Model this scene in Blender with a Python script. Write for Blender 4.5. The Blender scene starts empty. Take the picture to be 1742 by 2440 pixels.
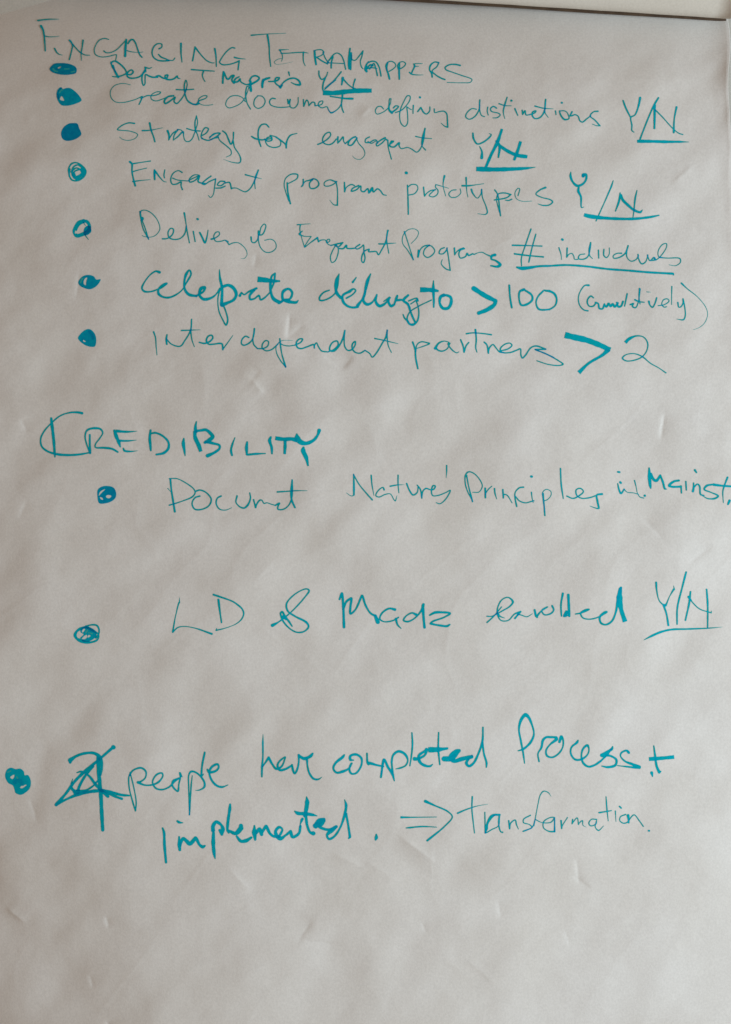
import numpy as np
WORLD_COL = (1.0, 0.71, 0.50, 1.0)          # warm, dim light bounced about the room
WORLD_STR = 0.27
LIGHTS = [
    # cool daylight from a window to the right of the flip chart, level with the sheet
    ('window_light', (1.50, -1.25, 1.13), (0.0, 0.0, 1.15), 0.8, 0.7, 30.5, (0.80, 0.935, 1.0)),
]
import bpy, math, random
import numpy as np

# ---------------------------------------------------------------- camera, world, light, exposure
scene = bpy.context.scene
S = 0.00037                       # metres per unit of the sheet's drawing grid (1742 x 2440 units)
HEIGHT = 1.35                     # height of the middle of the sheet above the floor
CAM_DIST = 1.05

def to_world(u, v, z=0.0):
    """sheet coordinates (u right, v down, z metres out of the sheet) to world metres"""
    return ((u - 871.0) * S, -z, HEIGHT + (1220.0 - v) * S)

cam_data = bpy.data.cameras.new('camera')
cam = bpy.data.objects.new('camera', cam_data)
scene.collection.objects.link(cam)
cam.location = (0.0, -CAM_DIST, HEIGHT)
cam.rotation_euler = (math.radians(90), 0, 0)
cam_data.sensor_fit = 'VERTICAL'
cam_data.sensor_height = 24.0
cam_data.lens = 24.0 * CAM_DIST / (2440 * S)
cam_data.clip_end = 50.0
scene.camera = cam

world = bpy.data.worlds.new('World')
scene.world = world
world.use_nodes = True
bg = world.node_tree.nodes['Background']
bg.inputs['Color'].default_value = WORLD_COL
bg.inputs['Strength'].default_value = WORLD_STR

def area_light(name, loc, target, sx, sy, power, col):
    d = bpy.data.lights.new(name, 'AREA')
    d.shape = 'RECTANGLE'; d.size = sx; d.size_y = sy
    d.energy = power; d.color = col
    o = bpy.data.objects.new(name, d)
    scene.collection.objects.link(o)
    from mathutils import Vector
    o.location = loc
    o.rotation_euler = (Vector(target) - Vector(loc)).to_track_quat('-Z', 'Y').to_euler()
    return o

for L in LIGHTS:
    area_light(*L)

scene.view_settings.view_transform = 'Standard'
scene.view_settings.look = 'None'
scene.view_settings.exposure = 0.0
scene.view_settings.gamma = 1.0
PAPER_A = (0.735, 0.722, 0.70); PAPER_B = (0.775, 0.77, 0.76)
INK_RAMP = [(0.0, (0.40, 0.60, 0.58)), (3.0, (0.0, 0.10, 0.30)), (0.45, (0.07, 0.44, 0.45)), (0.8, (0.0, 0.355, 0.375)),
            (1.1, (0.0, 0.42, 0.54)), (1.75, (0.0, 0.26, 0.47))]
WIDTH_GAIN = 1.1
SL_BROAD, SL_RIPPLE, SL_SMALL, SL_CREASE = 0.052, 0.044, 0.016, 0.022
# sharp creases of the sheet: from, to, width one side, width other side, height (all in sheet units)
CREASES = [
    ((690, 745), (684, 812), 22, 5, -4.4), ((684, 806), (725, 770), 6, 30, -2.6),
    ((770, 845), (822, 882), 30, 6, -3.0), ((815, 878), (840, 850), 20, 5, -2.6),
    ((600, 905), (628, 938), 6, 26, 3.4), ((600, 905), (620, 880), 22, 6, -1.8),
    ((1582, 985), (1572, 1048), 16, 4, -4.0),
    ((1640, 1345), (1700, 1300), 24, 8, -3.0), ((1528, 1230), (1585, 1290), 30, 6, -2.0),
    ((1378, 2050), (1386, 2120), 34, 5, -3.2), ((1370, 2095), (1415, 2130), 5, 26, -2.4),
    ((255, 2178), (262, 2206), 12, 3, -2.4), ((215, 2318), (225, 2350), 14, 4, -1.8),
    ((708, 2245), (745, 2190), 26, 6, -2.8), ((725, 2238), (800, 2250), 6, 20, -1.8),
    ((950, 1990), (1035, 2055), 10, 26, 3.6), ((790, 2030), (870, 2070), 10, 30, 2.6),
    ((1592, 448), (1640, 405), 6, 18, 2.2), ((858, 275), (885, 250), 16, 5, 2.0),
    ((1350, 2225), (1366, 2270), 18, 5, -1.7), ((1005, 2200), (1016, 2230), 12, 4, -1.5),
    ((1188, 2150), (1196, 2195), 26, 6, -2.4), ((40, 995), (55, 1030), 16, 5, -2.0),
    ((180, 640), (172, 705), 14, 5, -2.0), ((610, 600), (602, 635), 14, 5, -2.4),
    ((12, 2165), (60, 2200), 26, 8, 3.4), ((545, 2060), (600, 2120), 6, 16, 1.6),
    ((1160, 600), (1240, 560), 20, 10, 1.4), ((70, 1900), (90, 1960), 14, 5, -1.7),
    ((600, 1390), (660, 1330), 20, 8, 1.5), ((1110, 2290), (1180, 2350), 16, 8, 1.4),
    ((255, 2425), (275, 2450), 12, 4, -2.6), ((60, 1190), (40, 1240), 14, 6, -1.5),
    ((870, 2050), (960, 2110), 14, 40, 2.2), ((1560, 1100), (1500, 1180), 12, 30, 1.4),
    ((560, 2320), (640, 2290), 10, 22, 1.2), ((1240, 1700), (1330, 1655), 12, 24, 1.2),
]
DENTS = [(640, 905, 40, 55, 20, -1.6), (820, 920, 45, 40, 30, -2.0), (985, 2060, 60, 30, 38, -3.0),
         (40, 2215, 60, 45, 30, -3.0), (150, 2200, 40, 70, 30, -2.0), (1690, 1340, 50, 40, -40, -2.2),
         (400, 1340, 120, 40, -35, -2.5), (1000, 130, 50, 90, 30, 3.0), (1660, 120, 50, 80, 0, -2.0),
         (95, 1850, 25, 80, 5, -3.0), (820, 1010, 90, 60, -20, -2.0)]
ROLL_A = (850.0, -5.0); ROLL_B = (1736.0, 52.0)
ROLL_SEMI = (0.034, 0.019); ROLL_LIFT = 0.0006
TWIST = 0.082
TOP_BACK = 0.032
CORNER_BACK = 0.026
LEFT_BEND = 0.0072
STROKES = """
@word|heading word "Engaging" in thin teal marker capitals
T80,30
14 42,76 90,70,12 150,64,10 250,64,4
20 72,128 92,165,18 104,230,14 110,300,13 114,370,13
9 108,226 150,234 200,233 250,228,4
16 205,348 222,380,12 245,402,9 280,412,4
16 348,268 365,285,14 380,320,12 / 365,385 347,455
16 350,268 400,330,10 450,382 500,410,10 545,412,6
15 480,268 472,330,12 461,400,9 465,465,5
9 728,260 690,250 640,265 605,310 588,365 600,405 650,428 720,425 780,410 803,408 800,440 795,462,8
12 682,372 705,388,9 750,385 800,362 850,315 898,262
16 898,262 890,340,22 887,420,22
14 915,300 935,270 960,260 985,290 1010,360,13 1030,410 1050,432,12
9 905,368 950,380 1020,385 1065,380,4
10 1215,350,13 1240,335,11 1240,305 1200,302 1165,330 1147,385 1160,430 1200,460 1250,468 1310,465,14
13 1210,405 1235,430,13 1280,448 1310,460,10 1350,462 1368,440
18 1427,300 1427,390,15 1437,480,9
T400,60
14 240,345 252,280 264,212,14 / 320,285,12 380,345 430,365 450,365,8
16 455,228 466,300,14 470,400,10
14 648,222 620,218,11 570,255 520,320 502,360 530,382 600,378 660,360 692,345 / 685,390 680,432,13
14 645,312 690,322,11 752,328,5
@word|heading word in capitals ending in "MAPPERS"
T400,60
14 808,98 900,90,9 1000,84 1145,78,4
18 965,98 980,200,14 984,300,12 996,400,11
13 1080,240,14 1120,238,9 1170,236,5
12 1085,245 1105,280 1110,320,7 1100,350,6
10 1095,272 1150,272 1205,268 1260,264 1320,264,10 1360,271,5
9 1100,322,6 1060,332 1030,360 1050,378 1110,375 1210,354,3
16 1312,262 1310,310,11 1315,360 1330,392,7
20 1420,250 1425,320 1435,380,17
10 1412,250 1440,240 1490,240 1510,262 1490,290 1440,310
12 1440,310 1490,345 1545,375,14
10 1500,262 1530,330 1560,365
T780,90
11 0,240 40,190,14 60,165 90,148,11 130,165 155,210 178,305,12
15 55,185 40,240 38,292,14
9 0,243 60,245 165,250
16 220,105 210,180 207,260,17 212,300
14 230,150,22 225,220,22 225,305,18
12 235,170 240,210 270,218,10 310,175 345,128,12 / 335,180,12 320,230,10 330,280,10 345,300,8
18 400,230,10 380,260 370,305,24 380,325,22
12 390,245 430,228 470,235 500,280 515,340 520,370,14
14 380,300 430,290 480,298,9
14 385,290 420,262 440,270,16
10 410,305 450,250 470,300 485,365,14
14 585,240 575,300 590,350,16 602,398,18
11 572,310,10 565,270 585,238 620,228 655,248 662,275 640,300 600,325
20 700,250,14 695,300,18 697,400,17
11 685,300,10 680,270 700,240 735,232 758,250 745,275 710,300
11 920,250,6 870,250 835,254 / 845,272,16 825,320,12 815,345
9 850,277 885,275,6
14 795,335 815,352,12 870,360,9 930,360,5
14 1075,240 1040,235,12 1000,265,16 990,310,13 1010,345 1015,380,16
11 1080,240 1060,280 1015,322 1050,360 1100,390,13 1138,405,15
11 1285,268,15 1240,258 1180,262 1140,290 1150,310 1200,330 1300,365 1400,405,9 1385,430 1300,436 1160,432,7
@bullet_mark|flat oval bullet under the heading
T80,30
F1.7 155,545 180,510 200,495 260,488 340,495 400,520 418,545 410,585 350,600 280,602 210,588 175,572
H 232,535 248,525 268,520 250,542
L8 190,545 210,565 235,572
L9 305,548 345,548
L7 365,578 400,570
@bullet_mark|leaf shaped bullet with a white nick
T80,30
F1.5 265,722 235,745 222,790 235,850 270,895 320,902 400,885 465,850 450,815 400,760 350,730 310,732 288,740
H 272,808 298,852 256,842
L10 250,775 265,755 285,745
12 270,730 240,770 240,830
@bullet_mark|solid dark bullet beside "Strategy"
T120,270
F1.9 105,190 130,135 180,100 215,95 262,100 280,145 295,175 300,205 270,235 210,262 150,265 118,245
@bullet_mark|scribbled ring bullet with open centre
T120,270
14 190,540 185,600 210,645 260,652 320,620 345,565 310,510 250,478 205,490 178,540 185,610
14 205,570 225,520 265,500 300,520 335,570 310,620 260,640 215,600 215,560 250,530 290,545 305,580 280,605 245,615 225,590 240,560 280,545
30 228,592 240,622 280,610 315,580 305,545
@bullet_mark|thick ring bullet with a short tail
T150,490
40 200,150 155,170 125,215 112,255 135,290 190,278 240,250 258,215 252,180 232,155 200,148,26
F1.4 205,225 235,195 265,205 275,250 235,285 205,280
H 122,240 136,268 117,268
H 158,245 165,205 190,180 212,180 205,215 190,245 168,250
12 215,285 230,305 248,328,6
10 200,165 220,195,5
@bullet_mark|pointed oval bullet with two white slits
T150,490
F1.5 148,745 165,710 200,680 250,670 300,685 325,715 365,712 350,750 310,790 260,810 200,795 165,775
H 200,745 210,710 235,695 225,740 222,770 205,760
L9 172,745 185,715 195,705
@word|small cursive "Define" squeezed under the heading
T80,30
12 750,490,16 765,475 790,470 840,500 890,555 898,585 860,608 800,622,12 765,618,9
16 770,512 785,560 820,625,20
12 750,480 760,520 790,570
13 898,595 940,600 965,575,14 950,555 915,575 905,610 930,632 990,632 1030,618 1060,590 1085,560
15 1085,545 1055,600 1050,660 1065,705 1078,690,12 1080,640 1085,600,11 1120,615,16 1150,625 1200,625
16 1080,530 1085,570
14 1090,532 1120,540 1145,530,6
14 1190,618,17 1215,612 1250,632,15 1285,638 1300,605,14 1275,610 1280,640 1320,650 1360,640 1390,615,16 / 1400,635 1420,640,6
@word|single letter T before the small second line word
T400,60
13 230,430,14 340,438 450,445,10
14 345,450 335,480,12 345,520 360,545,9
@word|small thick "Mappers" squeezed under the heading
T400,60
20 540,455 535,500 532,560,18
16 545,460 575,520 590,520 620,490 640,488 620,530,16 640,560,18
13 690,500 655,520 645,550,16 680,545 700,520 705,545,13 760,575,12 790,570
22 800,545 800,590,24 805,635,22
14 790,540 815,500 850,490 885,510 870,535 820,565,18 790,580
24 925,530 915,570 915,600,20
14 915,540 950,520,22 985,510,17
13 975,545,12 1010,545,14 1060,535,16 1080,510,14 1050,510 1035,545 1050,570 1095,600,14
18 1090,605 1105,580
12 1080,600 1130,545 1180,518 1230,515 1270,540,17 1280,575,20 1240,575,14 1195,555,9
16 1170,455 1178,490,8
@word|small "Y/N" touching the heading
T400,60
14 1462,445 1465,490 1490,525 1530,500 1548,455,10
13 1525,510 1505,560 1500,620 1515,655,16
12 1520,620 1570,575 1624,530
T780,90
11 -20,487 0,470 60,420 100,375 135,330,13
24 150,390 140,455,14
14 155,400 200,450,12 240,480 280,495,10
14 270,402 255,450 248,500,10
@underline|short very thick bar under the small "Y/N"
T780,90
b44 -43,532 60,535 200,520 330,512 430,512,40
@word|thin cursive "Create"
T80,30
8 938,700,6 890,688 840,688 780,710 745,760 750,820 790,862 860,870 940,855 1000,835 1050,810,9
12 1022,888 1040,850 1055,815,14
10 1040,830 1105,803,11 1150,805 1220,785 1230,770,9 1190,768 1140,800 1140,835 1180,855 1240,840 1300,815,9
12 1355,805,16 1300,815 1265,860 1275,880 1330,850 1370,820,14 1360,860 1385,880,12 1420,850 1455,800 1480,740
9 1480,740 1487,690 1475,655 1460,700 1465,780 1490,850 1530,880 1570,890,16 1600,882
12 1382,745 1460,748 1550,742,11
T400,60
10 240,768,9 280,762,13 300,735 370,705,10 380,685 340,685 300,715 298,745 330,770 390,775 437,768,6
@word|thin cursive "document"
T400,60
9 750,740 720,700 670,682 610,690 570,730 562,775 590,800 640,790 700,760 740,715 770,650 785,600,8 / 770,590 755,640 755,700,14 770,760,10 800,812,11
10 870,685 840,720 835,775 870,805 920,785 942,735 915,690 870,683
11 1040,712,12 1010,708 985,735 995,770 1050,792 1120,795 1175,790,9
14 1160,720 1165,760,12 / 1185,718,12 1180,760 1190,795 1225,800 1258,760 1262,700,9
13 1312,720,12 1315,785,12 / 1345,725,11 1360,745 1365,780 / 1400,745,12 1420,750 1425,780
10 1430,780 1490,765 1500,735,10 1470,740 1455,775 1490,800 1540,790 1555,820,10 1580,850 1624,830
T780,90
10 12,698 30,720 55,720 90,700 120,670 135,640
18 150,510 145,580,15 138,640,13 145,690,12 158,722,12
13 30,567 100,578,13 175,588 245,590,20
@word|thin cursive "defining"
T780,90
10 545,690 520,665 485,670 465,710 480,738 530,725 580,690 610,640 618,590,8 / 605,590 598,640,11 600,700,20 625,725,24
16 630,720 670,690 690,665,12 660,660 640,680
10 660,725 720,700 770,650 800,600 800,565 775,562 740,620 710,690 700,760 715,830 750,858 775,830 778,760 770,670
9 775,670 800,690 815,695,8
13 833,655 830,700 830,732,10
18 896,576 898,578
14 875,715,12 905,675,13 / 935,725,15 960,738,12 990,710 993,670,10
12 1035,690 1040,725,9 1080,715 1130,712 1155,735 1162,790 1165,865,14 / 1140,858,10 1100,825,5
@word|thin "distinctions"
T1080,200
12 225,245,10 180,240 130,285 122,320 155,342 210,315 250,250 258,155,12 / 255,200,12 258,260 275,305 305,318,9
11 335,225 330,265 340,303,9
12 420,235 390,218 362,240 370,265 440,285 455,300 430,325 385,330,9
12 522,130 500,200,15 485,270 500,338,6
12 445,192 500,210 562,212,7
20 562,162 564,162
14 597,240 625,305,11
13 668,255 672,295,13 / 695,260 705,300 740,298,10
12 740,298 790,280 800,262 770,272 765,305 790,335 840,325 880,270 895,150,14 / 888,215,13 890,280 920,325,6
14 792,215 870,235,11 970,242,5
18 1050,183 1052,183
12 990,262 995,298,9
12 1040,262,10 1030,262 1045,310,14 1080,345,16 1120,335 1100,275,9 1070,260 1040,262
12 1150,270,14 1130,310,12 / 1145,310 1180,298 1210,315 1225,355,12 1250,370 1290,340 1330,310
13 1400,265,14 1360,270,11 1325,310 1370,350,12 1420,405,12 / 1390,405 1345,388,6
@word|tall "Y/N" at the top right
T1342,200
14 580,162 605,230,17 650,320,12
20 745,135 730,210,18 695,300,12 655,325,12 665,400,14 665,450 685,468,8
17 922,135 880,205,16 820,340,14 740,545,14
24 885,205 885,310,20 883,430,18
12 890,250 960,320 1060,430,9 1120,478 1158,490,11
17 1097,225 1075,340,13 1070,470,18
@underline|fading bar under the tall top right "Y/N"
T1342,200
b30 715,555 850,556,28 1000,560,26 1120,560,20 1220,562,4
@word|thin "Strategy"
T120,270
10 815,98,14 760,93 690,120 650,158,10 690,165 780,175 845,205 825,240 760,262 700,252 668,228,5
17 962,95 975,160,16 1000,230,14 1012,275,14
15 890,168 960,165,10 1088,140,5
20 1135,170 1148,210,18 1145,260,9 / 1185,195,11 1235,160,11
16 1235,160,12 1200,210 1190,260,10 / 1230,230 1285,180,15 1290,220,10 1305,265 1335,275 1370,250 1400,180
9 1230,155 1270,165 1285,190
9 1400,180 1425,90 1415,25,10 / 1400,90 1405,160,15 1425,210,10 1440,262,8
14 1322,148 1380,165,10 1450,172,12
12 1470,215 1510,190 1530,150,12 1500,140 1470,180 1460,230 1475,245
14 1465,245,12 1530,262,12 1590,240 1624,235
12 1624,190 1580,200 1540,240
T500,260
12 0,300 60,270 100,235,14 60,235,13 0,270,12
10 80,260 95,300 160,355 205,400,11 205,440 160,465,6
13 125,212 155,235 180,290,15 205,340 225,300,12 230,225,14
14 225,300 240,370 285,440,10 300,490,14 290,518,12 220,515,8 130,485,3
@word|thin "for"
T500,260
14 572,175 545,148,12 505,150 475,190 468,260,15 480,320 495,362,13
14 405,265 440,285,16 500,298 570,290,11 600,285
12 530,290 560,310 600,300,14 595,270 555,280 540,310 560,350 620,372 680,355 685,315 640,270,9 585,255,12
14 640,270,16 690,305,14 735,345,12 740,375,16 / 740,345,18 750,300,14 780,255,13 845,235,8
@word|thin "engagement" without its middle letters, lower case, on the "Strategy" line
T500,260
14 1045,342 1080,328,12 1140,290 1170,250,12 1160,225 1120,240 1092,290 1100,325 1150,345 1190,330 1225,290
16 1240,270 1238,330,12 / 1265,300 1290,270,13 1295,310,10 1310,335
12 1310,335 1340,310 1390,275,14 1410,268 1380,280 1350,310 1340,345 1370,350 1405,310 1425,280
10 1415,270 1440,330 1490,390 1500,440 1460,485 1410,480 1380,452,4
11 1545,270 1510,290 1505,320 1540,325 1590,300 1610,300 1624,330
T880,290
13 -10,195 20,210,9 60,190
13 155,155,16 110,180,12 70,215 75,235,12 120,210 165,170 180,190,11
13 180,180 185,250,11 215,362,10
12 200,220 235,190,12 215,190 200,235,14 240,245 290,205,16 290,235,10 310,260 370,250 410,265 460,295,10 490,270 520,200 540,65,13 / 515,160,15 510,230,10 545,275,11
12 450,143 510,156 605,165,7
@word|bold "Y/N" after the "Strategy" line
T880,290
15 1003,112 1008,160,18 1045,215,14 1100,200,14 1165,150,16 1180,125,11 1160,115,6
12 1068,240,8 1090,290,18 1088,350,26
b24 1285,70,22 1240,200,30 1180,320,26 1120,460,24
20 1230,190 1260,230,26 1250,345,14
b26 1265,235 1340,285 1430,325,34 1530,340,32
b26 1465,190 1430,300,28 1400,375,20
@underline|thick fading bar under the bold "Y/N"
T880,290
b44 1035,458 1200,463 1400,458,34 1530,450,22 1610,440,5
@word|thin "Engagement" shortened, opening the fourth bullet line
T120,270
14 770,470,22 790,490,18 790,560,14 805,640 822,700,18
14 790,490 880,475,9 968,462,12
12 790,567 850,550,9 932,530,8
12 800,660,14 880,650,9 968,642,5
18 1008,550 1010,640,16 / 1010,560,20 1060,620,11 1100,660 1125,665,6
12 1108,548 1100,600,11 1105,625
13 1275,572 1240,555,10 1190,580 1165,640 1180,685 1220,685 1265,665,14 1265,700,12 1278,738,14
12 1185,628 1230,645,10 1330,655,9
10 1330,655 1390,625 1440,600,10 1390,598 1345,640 1350,665 1400,650 1445,605 1430,660,14 1460,675 1500,680
13 1555,608,14 1510,640,12 1470,680 1490,690 1540,660 1600,635
11 1600,635,13 1590,710,10 1575,790 1550,815 1530,795,7
T500,260
13 60,765 110,762,14 150,745,10
13 145,700 100,700,12 75,735 110,740 150,710
12 150,715 190,710 210,770,14 / 220,765,12 260,765,9 300,785 345,800 390,770 430,700 470,590,14 / 445,650,14 435,700,10 440,770,9
14 345,635 420,655,11 505,675,4
@word|thin "program"
T500,260
16 750,715 755,800,14 780,915,15
12 765,890,10 735,800 720,730,9 735,670 790,630 850,635,13 845,670 800,700 760,720,9
13 905,680 900,740,13 885,752,9 / 925,700,10 960,690 1000,675,15
12 1000,675 965,720 975,765 1020,765 1055,730,13 1040,690 1000,675 990,690
12 1210,700,14 1160,685,10 1110,710 1110,740 1150,745 1200,725 1230,700
12 1222,700 1235,780,10 1235,930,13 / 1200,925,10 1160,880,4
14 1303,710 1305,800,13 / 1320,760,10 1370,730,12 1400,740
14 1440,740,15 1380,770,12 1370,795,12 1420,780 1460,745,14 1465,790,12 1490,800 1530,770,13 1540,810 1570,780,14
T880,290
13 -5,690 30,640,16 40,680 80,650,13 110,670,12 135,705 165,712,10
@word|thin "prototypes"
T880,290
26 357,495 361,496
12 370,615 375,750,14 378,895,13
10 378,630 410,608 460,615 470,650 440,695 385,710,10
14 525,635 535,720,12 / 560,690,9 600,665,12 640,660,11
10 640,655 600,690 580,715,10 620,728 660,700 665,665 640,630 645,608,10
15 728,525,18 720,560,15 715,620,7 740,720,7
9 650,610 720,630,7 770,645,5
10 840,660 800,665 770,700 790,730 840,730 885,690 880,650,8
16 937,542 940,620,11 945,680,7 955,730,6
16 900,620 960,620,15 1040,610,8 1108,600,6
16 988,655 1000,690,14 1045,740,8 1080,700 1088,655,12
12 1088,655 1095,730,9 1130,820 1142,880,13 1125,897 1050,890,5
14 1215,662 1240,700,12 1270,910,13
10 1262,880 1240,800 1232,740,9 1250,700 1310,690 1370,705,14 / 1330,735,12 1210,758,13
11 1320,760 1350,762 1380,750
10 1440,715 1455,650 1440,645 1410,690 1425,745 1480,770 1575,768,5
T1250,380
18 203,272 150,295,14 110,335,10 160,365 250,390,12 272,410,12 240,440 180,445,13 130,430,6
@word|"Y/N" with a hooked Y and a wide gap
T1250,380
12 448,122,8 445,160,22 465,215,20 510,255,24 560,240,18 595,195,20 595,145,20 570,150,30
30 568,160
16 525,270 520,305,24 545,360,20 552,465,10 575,460,6
10 858,205,8 840,260,16 780,400,11 692,595,11
16 925,325,12 915,400,22 880,500,10
30 935,345,20 950,390,24 1010,450,24 1060,490,24 1120,510,20 1140,488,7
14 1088,300,10 1070,380,16 1060,480,12 1050,560,8
@underline|curved bar under the hooked "Y/N"
T1250,380
b40 575,535,30 620,548,40 700,560,34 850,572,26 1050,575,24 1200,560,22 1305,540,12
@word|very thin "Delivery"
T150,490
18 748,60 752,100,16 762,140,12
32 765,125 767,127
10 750,70 760,50 800,45 860,75 920,150 938,230 900,285 850,305 790,300 768,290,6
10 755,140 780,230 830,325,12
10 768,140 800,230 828,320
14 965,322 1010,318,12 1060,280 1070,230 1045,220 1018,260 1030,310 1080,328 1140,315 1180,270 1195,200
16 1175,72 1188,150,10 1205,260 1225,360,11
13 1262,250 1280,348,11
20 1302,130 1306,132
16 1325,262 1350,310,18 1375,360,15 1395,300,12 1405,238,9
16 1438,325 1480,310,10 1515,280 1510,255 1480,260 1460,300 1480,345 1530,345 1570,335 1600,350
T530,500
9 30,298 50,315 65,338,10 / 100,322 150,318 200,350 235,400 238,440 210,472 180,470,4
@word|looping "of"
T530,500
16 278,265 285,310,12 310,318,12 340,290 348,250,10 / 350,205,15 352,240,17 385,240,12 410,200 420,150,11 405,138,10 375,170 360,240
10 350,245 350,300 370,365 420,410 480,405 520,365 510,310 470,285 410,295,8
@word|very thin "Engagement" shortened, on the "Delivery" line
T530,500
12 725,145 780,140,8 852,135,5
13 755,145 750,190 770,280,7 795,360,9
12 775,205,8 745,235,16 790,255,9 860,258,8 / 830,300,8 795,362,10 850,320,9 920,270,16
16 920,270 930,310,12 / 950,295 1000,295 1010,320,9 1040,300 1035,285 1015,290 1020,330 1050,345
11 1050,345 1110,330 1165,318,15 / 1120,360,11 1090,345
10 1095,345 1065,400 1045,460 1060,510 1090,495 1115,440 1122,380 1105,340
13 1130,375,12 1170,375 1200,345,16 1205,370 1250,375 1290,370,12
14 1330,335 1290,365,10 1300,380 1345,360 1365,340,12 1370,410 1380,470 1365,510,13 1350,500,12 1350,450 1375,400 1420,380
12 1420,385,16 1415,405,12 1450,405 1490,405 1510,435,12 1540,390 1580,310 1602,200,13
16 1602,200 1590,260,12 1595,330,8 1610,420,10
13 1515,330 1560,330,14 1624,325,10 1680,322,5
@word|thin "Programs" with a bold final s
T910,520
13 218,130,13 235,180,10 270,290,9 305,402,12
9 300,395 250,310 205,250 198,200 215,150 260,110 320,105 355,135 340,185 285,245,6
14 355,310 350,375,16 / 375,300,10 410,270,12 460,262,14
11 460,262 415,300 405,350 440,380 490,355 512,315 480,270 455,265
11 605,285 570,300,12 555,340 590,345 625,310 632,288
13 630,290 645,380,10 662,505,12 / 620,490,11 575,440 585,400,7
15 702,290 705,355,12 / 725,325,10 760,300,14 790,292,18
12 800,295 760,310 745,350 760,385 810,370 825,340,13 840,360 880,345,15 890,350 930,335,8 970,330 1010,350,10 1045,365,14
26 1095,355 1065,365,22 1060,395,18 1100,410,16 1145,450,26 1120,468,24 1055,460,14
@symbol|number sign "#"
T910,520
13 1443,105 1400,230,12 1350,390 1352,460,10
14 1490,155,12 1455,280,12 1422,425,13
17 1265,262 1400,265,11 1548,270,12
17 1285,345 1400,360,14 1562,375,14
@word|thin "individuals"
T1300,540
12 130,205 150,270,9 155,320,6
22 162,125 165,127
12 210,208,14 205,295,13 / 225,270,9 255,260 275,290,9 280,315,10 310,318
12 380,265,10 330,275 320,310,11 370,315 410,290 430,220 437,155,13 / 420,230,11 430,285 455,310,7
12 512,228 515,305,12
12 565,220 565,280,12 590,300 615,270 618,205,7
13 735,258 690,260,10 655,285 660,305,11 710,300 770,260 800,185,14 / 785,240,13 790,300,10 830,335 880,315 900,280
14 895,270 900,310,10 930,360,13 965,345 985,300,10 990,275,12
11 985,275 1010,330,9 1050,300,14 1060,320,16 1015,330,10
9 1050,300 1060,325 1110,290 1170,200 1170,165 1130,175 1090,240 1095,290 1130,300
10 1100,300 1180,305 1300,310,11 1305,345,10 1260,378 1195,370,5
@underline|long line under "# individuals"
T910,520
40 1308,475,18 1350,485,34 1420,480,28 1520,465,20 1624,462,18
T1250,380
18 243,1030 400,1022 600,1035 800,1060 1000,1075 1200,1092 1435,1105,20 / 1443,1118,10
@word|"(cumulatively)" in brackets
T1300,540
16 418,568,18 380,570,12 335,630 318,690,10 330,760 370,805 410,815,14
12 465,690 440,672,14 410,700 405,740 425,770 460,770 485,745
17 485,735 510,745,14 520,790,18 550,795 570,750,16
20 570,760 590,775 610,745 630,770 650,750 670,775 700,740
18 690,735 705,775 730,770 750,725
14 790,650 765,770,12
14 820,755 850,745,16 840,770 870,785,12 895,740,10 915,605,13
14 910,600 905,690,13 915,750,8
16 865,708 900,725,15 955,732,9
8 980,632 1018,634,4
18 1000,725 1010,760,12 1035,780,14 1060,740 1075,690,14
10 1090,765 1150,755 1195,720,10 1180,700 1140,710 1125,755 1150,780 1170,775
12 1222,580 1220,670,9 1220,755,7
14 1280,735 1290,780,10 1310,775 1330,740 1330,700,14 / 1345,770,11 1352,860 1335,900,14 1270,895,5
16 1315,548 1370,600,10 1470,680,7 1550,780,6 1568,850,6 1540,930,6 1490,975,5 1430,998,4
@word|bold "Celebrate"
T150,490
22 935,645,24 900,635,16 850,665,13 790,740,13 765,800,18 790,830,20 850,832,14 905,815,14 960,790,18 1005,755,16
18 1005,752 975,760,16 930,800,14 925,850,24 960,880,20 1020,890,20 1080,870,16 1150,820,12 1200,740
18 1200,740,16 1240,660,18 1225,625,14 1195,660,24 1175,740,20 1180,810,20 1220,860,28 1290,875,24
22 1290,875,20 1360,830,20 1375,790,20 1340,800,30 1320,860,22 1360,905,28 1430,895,22 1480,860,14 1520,800
10 1515,620,8 1520,700,22 1540,800,24 1535,960,28
13 1520,810 1500,900,12 1510,1020,11 1550,1110 1578,1155,16 1595,1110,15 1575,1020,14 1555,970
T530,500
34 0,745,26 60,730,30 110,760,30 135,820,28 110,870,26 50,900,24 0,920,40
30 170,830,24 185,800,14 / 210,820,14 260,790,18 330,760,20
20 310,775,24 265,830,20 270,865,20 310,860,16 355,830,18 370,870,16 410,850,16 460,800,12
18 460,800,14 500,700,16 510,615,18 / 480,640,18 465,720,24 470,800,24 495,860,30 550,895,34
b46 340,672,48 420,680,44 480,688,36 560,690,14
26 570,890 600,870,16 655,860,18 675,800,24 640,765,22 590,790,26 580,830,24 590,870,26 650,890,30 715,895,24 735,875,8
@word|bold "delivery"
T530,500
18 1035,778,14 980,800,14 940,850,16 945,875,18 1000,870,14 1080,820,14 1110,760,14 1130,620,10 / 1105,680,28 1095,750,22 1110,810,30 1145,850,26
26 1200,855,16 1260,820,14 1290,780,14 1270,765,14 1230,790,26 1165,830,20 1170,890,24 1210,930,22 1260,945,22 1310,940,20
18 1295,655,10 1262,700,20
22 1310,925,30 1350,870,16 1390,770,16 1435,620,10 / 1400,690,24 1380,800,22 1365,880,24 1400,915,28 1450,895,16 1495,820,12
18 1495,820,14 1485,890,24 1520,930,28 1570,910,20 1624,850,14
T910,520
14 20,805,12 75,765,14 / 65,810,20 90,850,28 120,835,20
30 120,835,18 150,750,18 / 140,790,28 190,790,20
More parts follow.
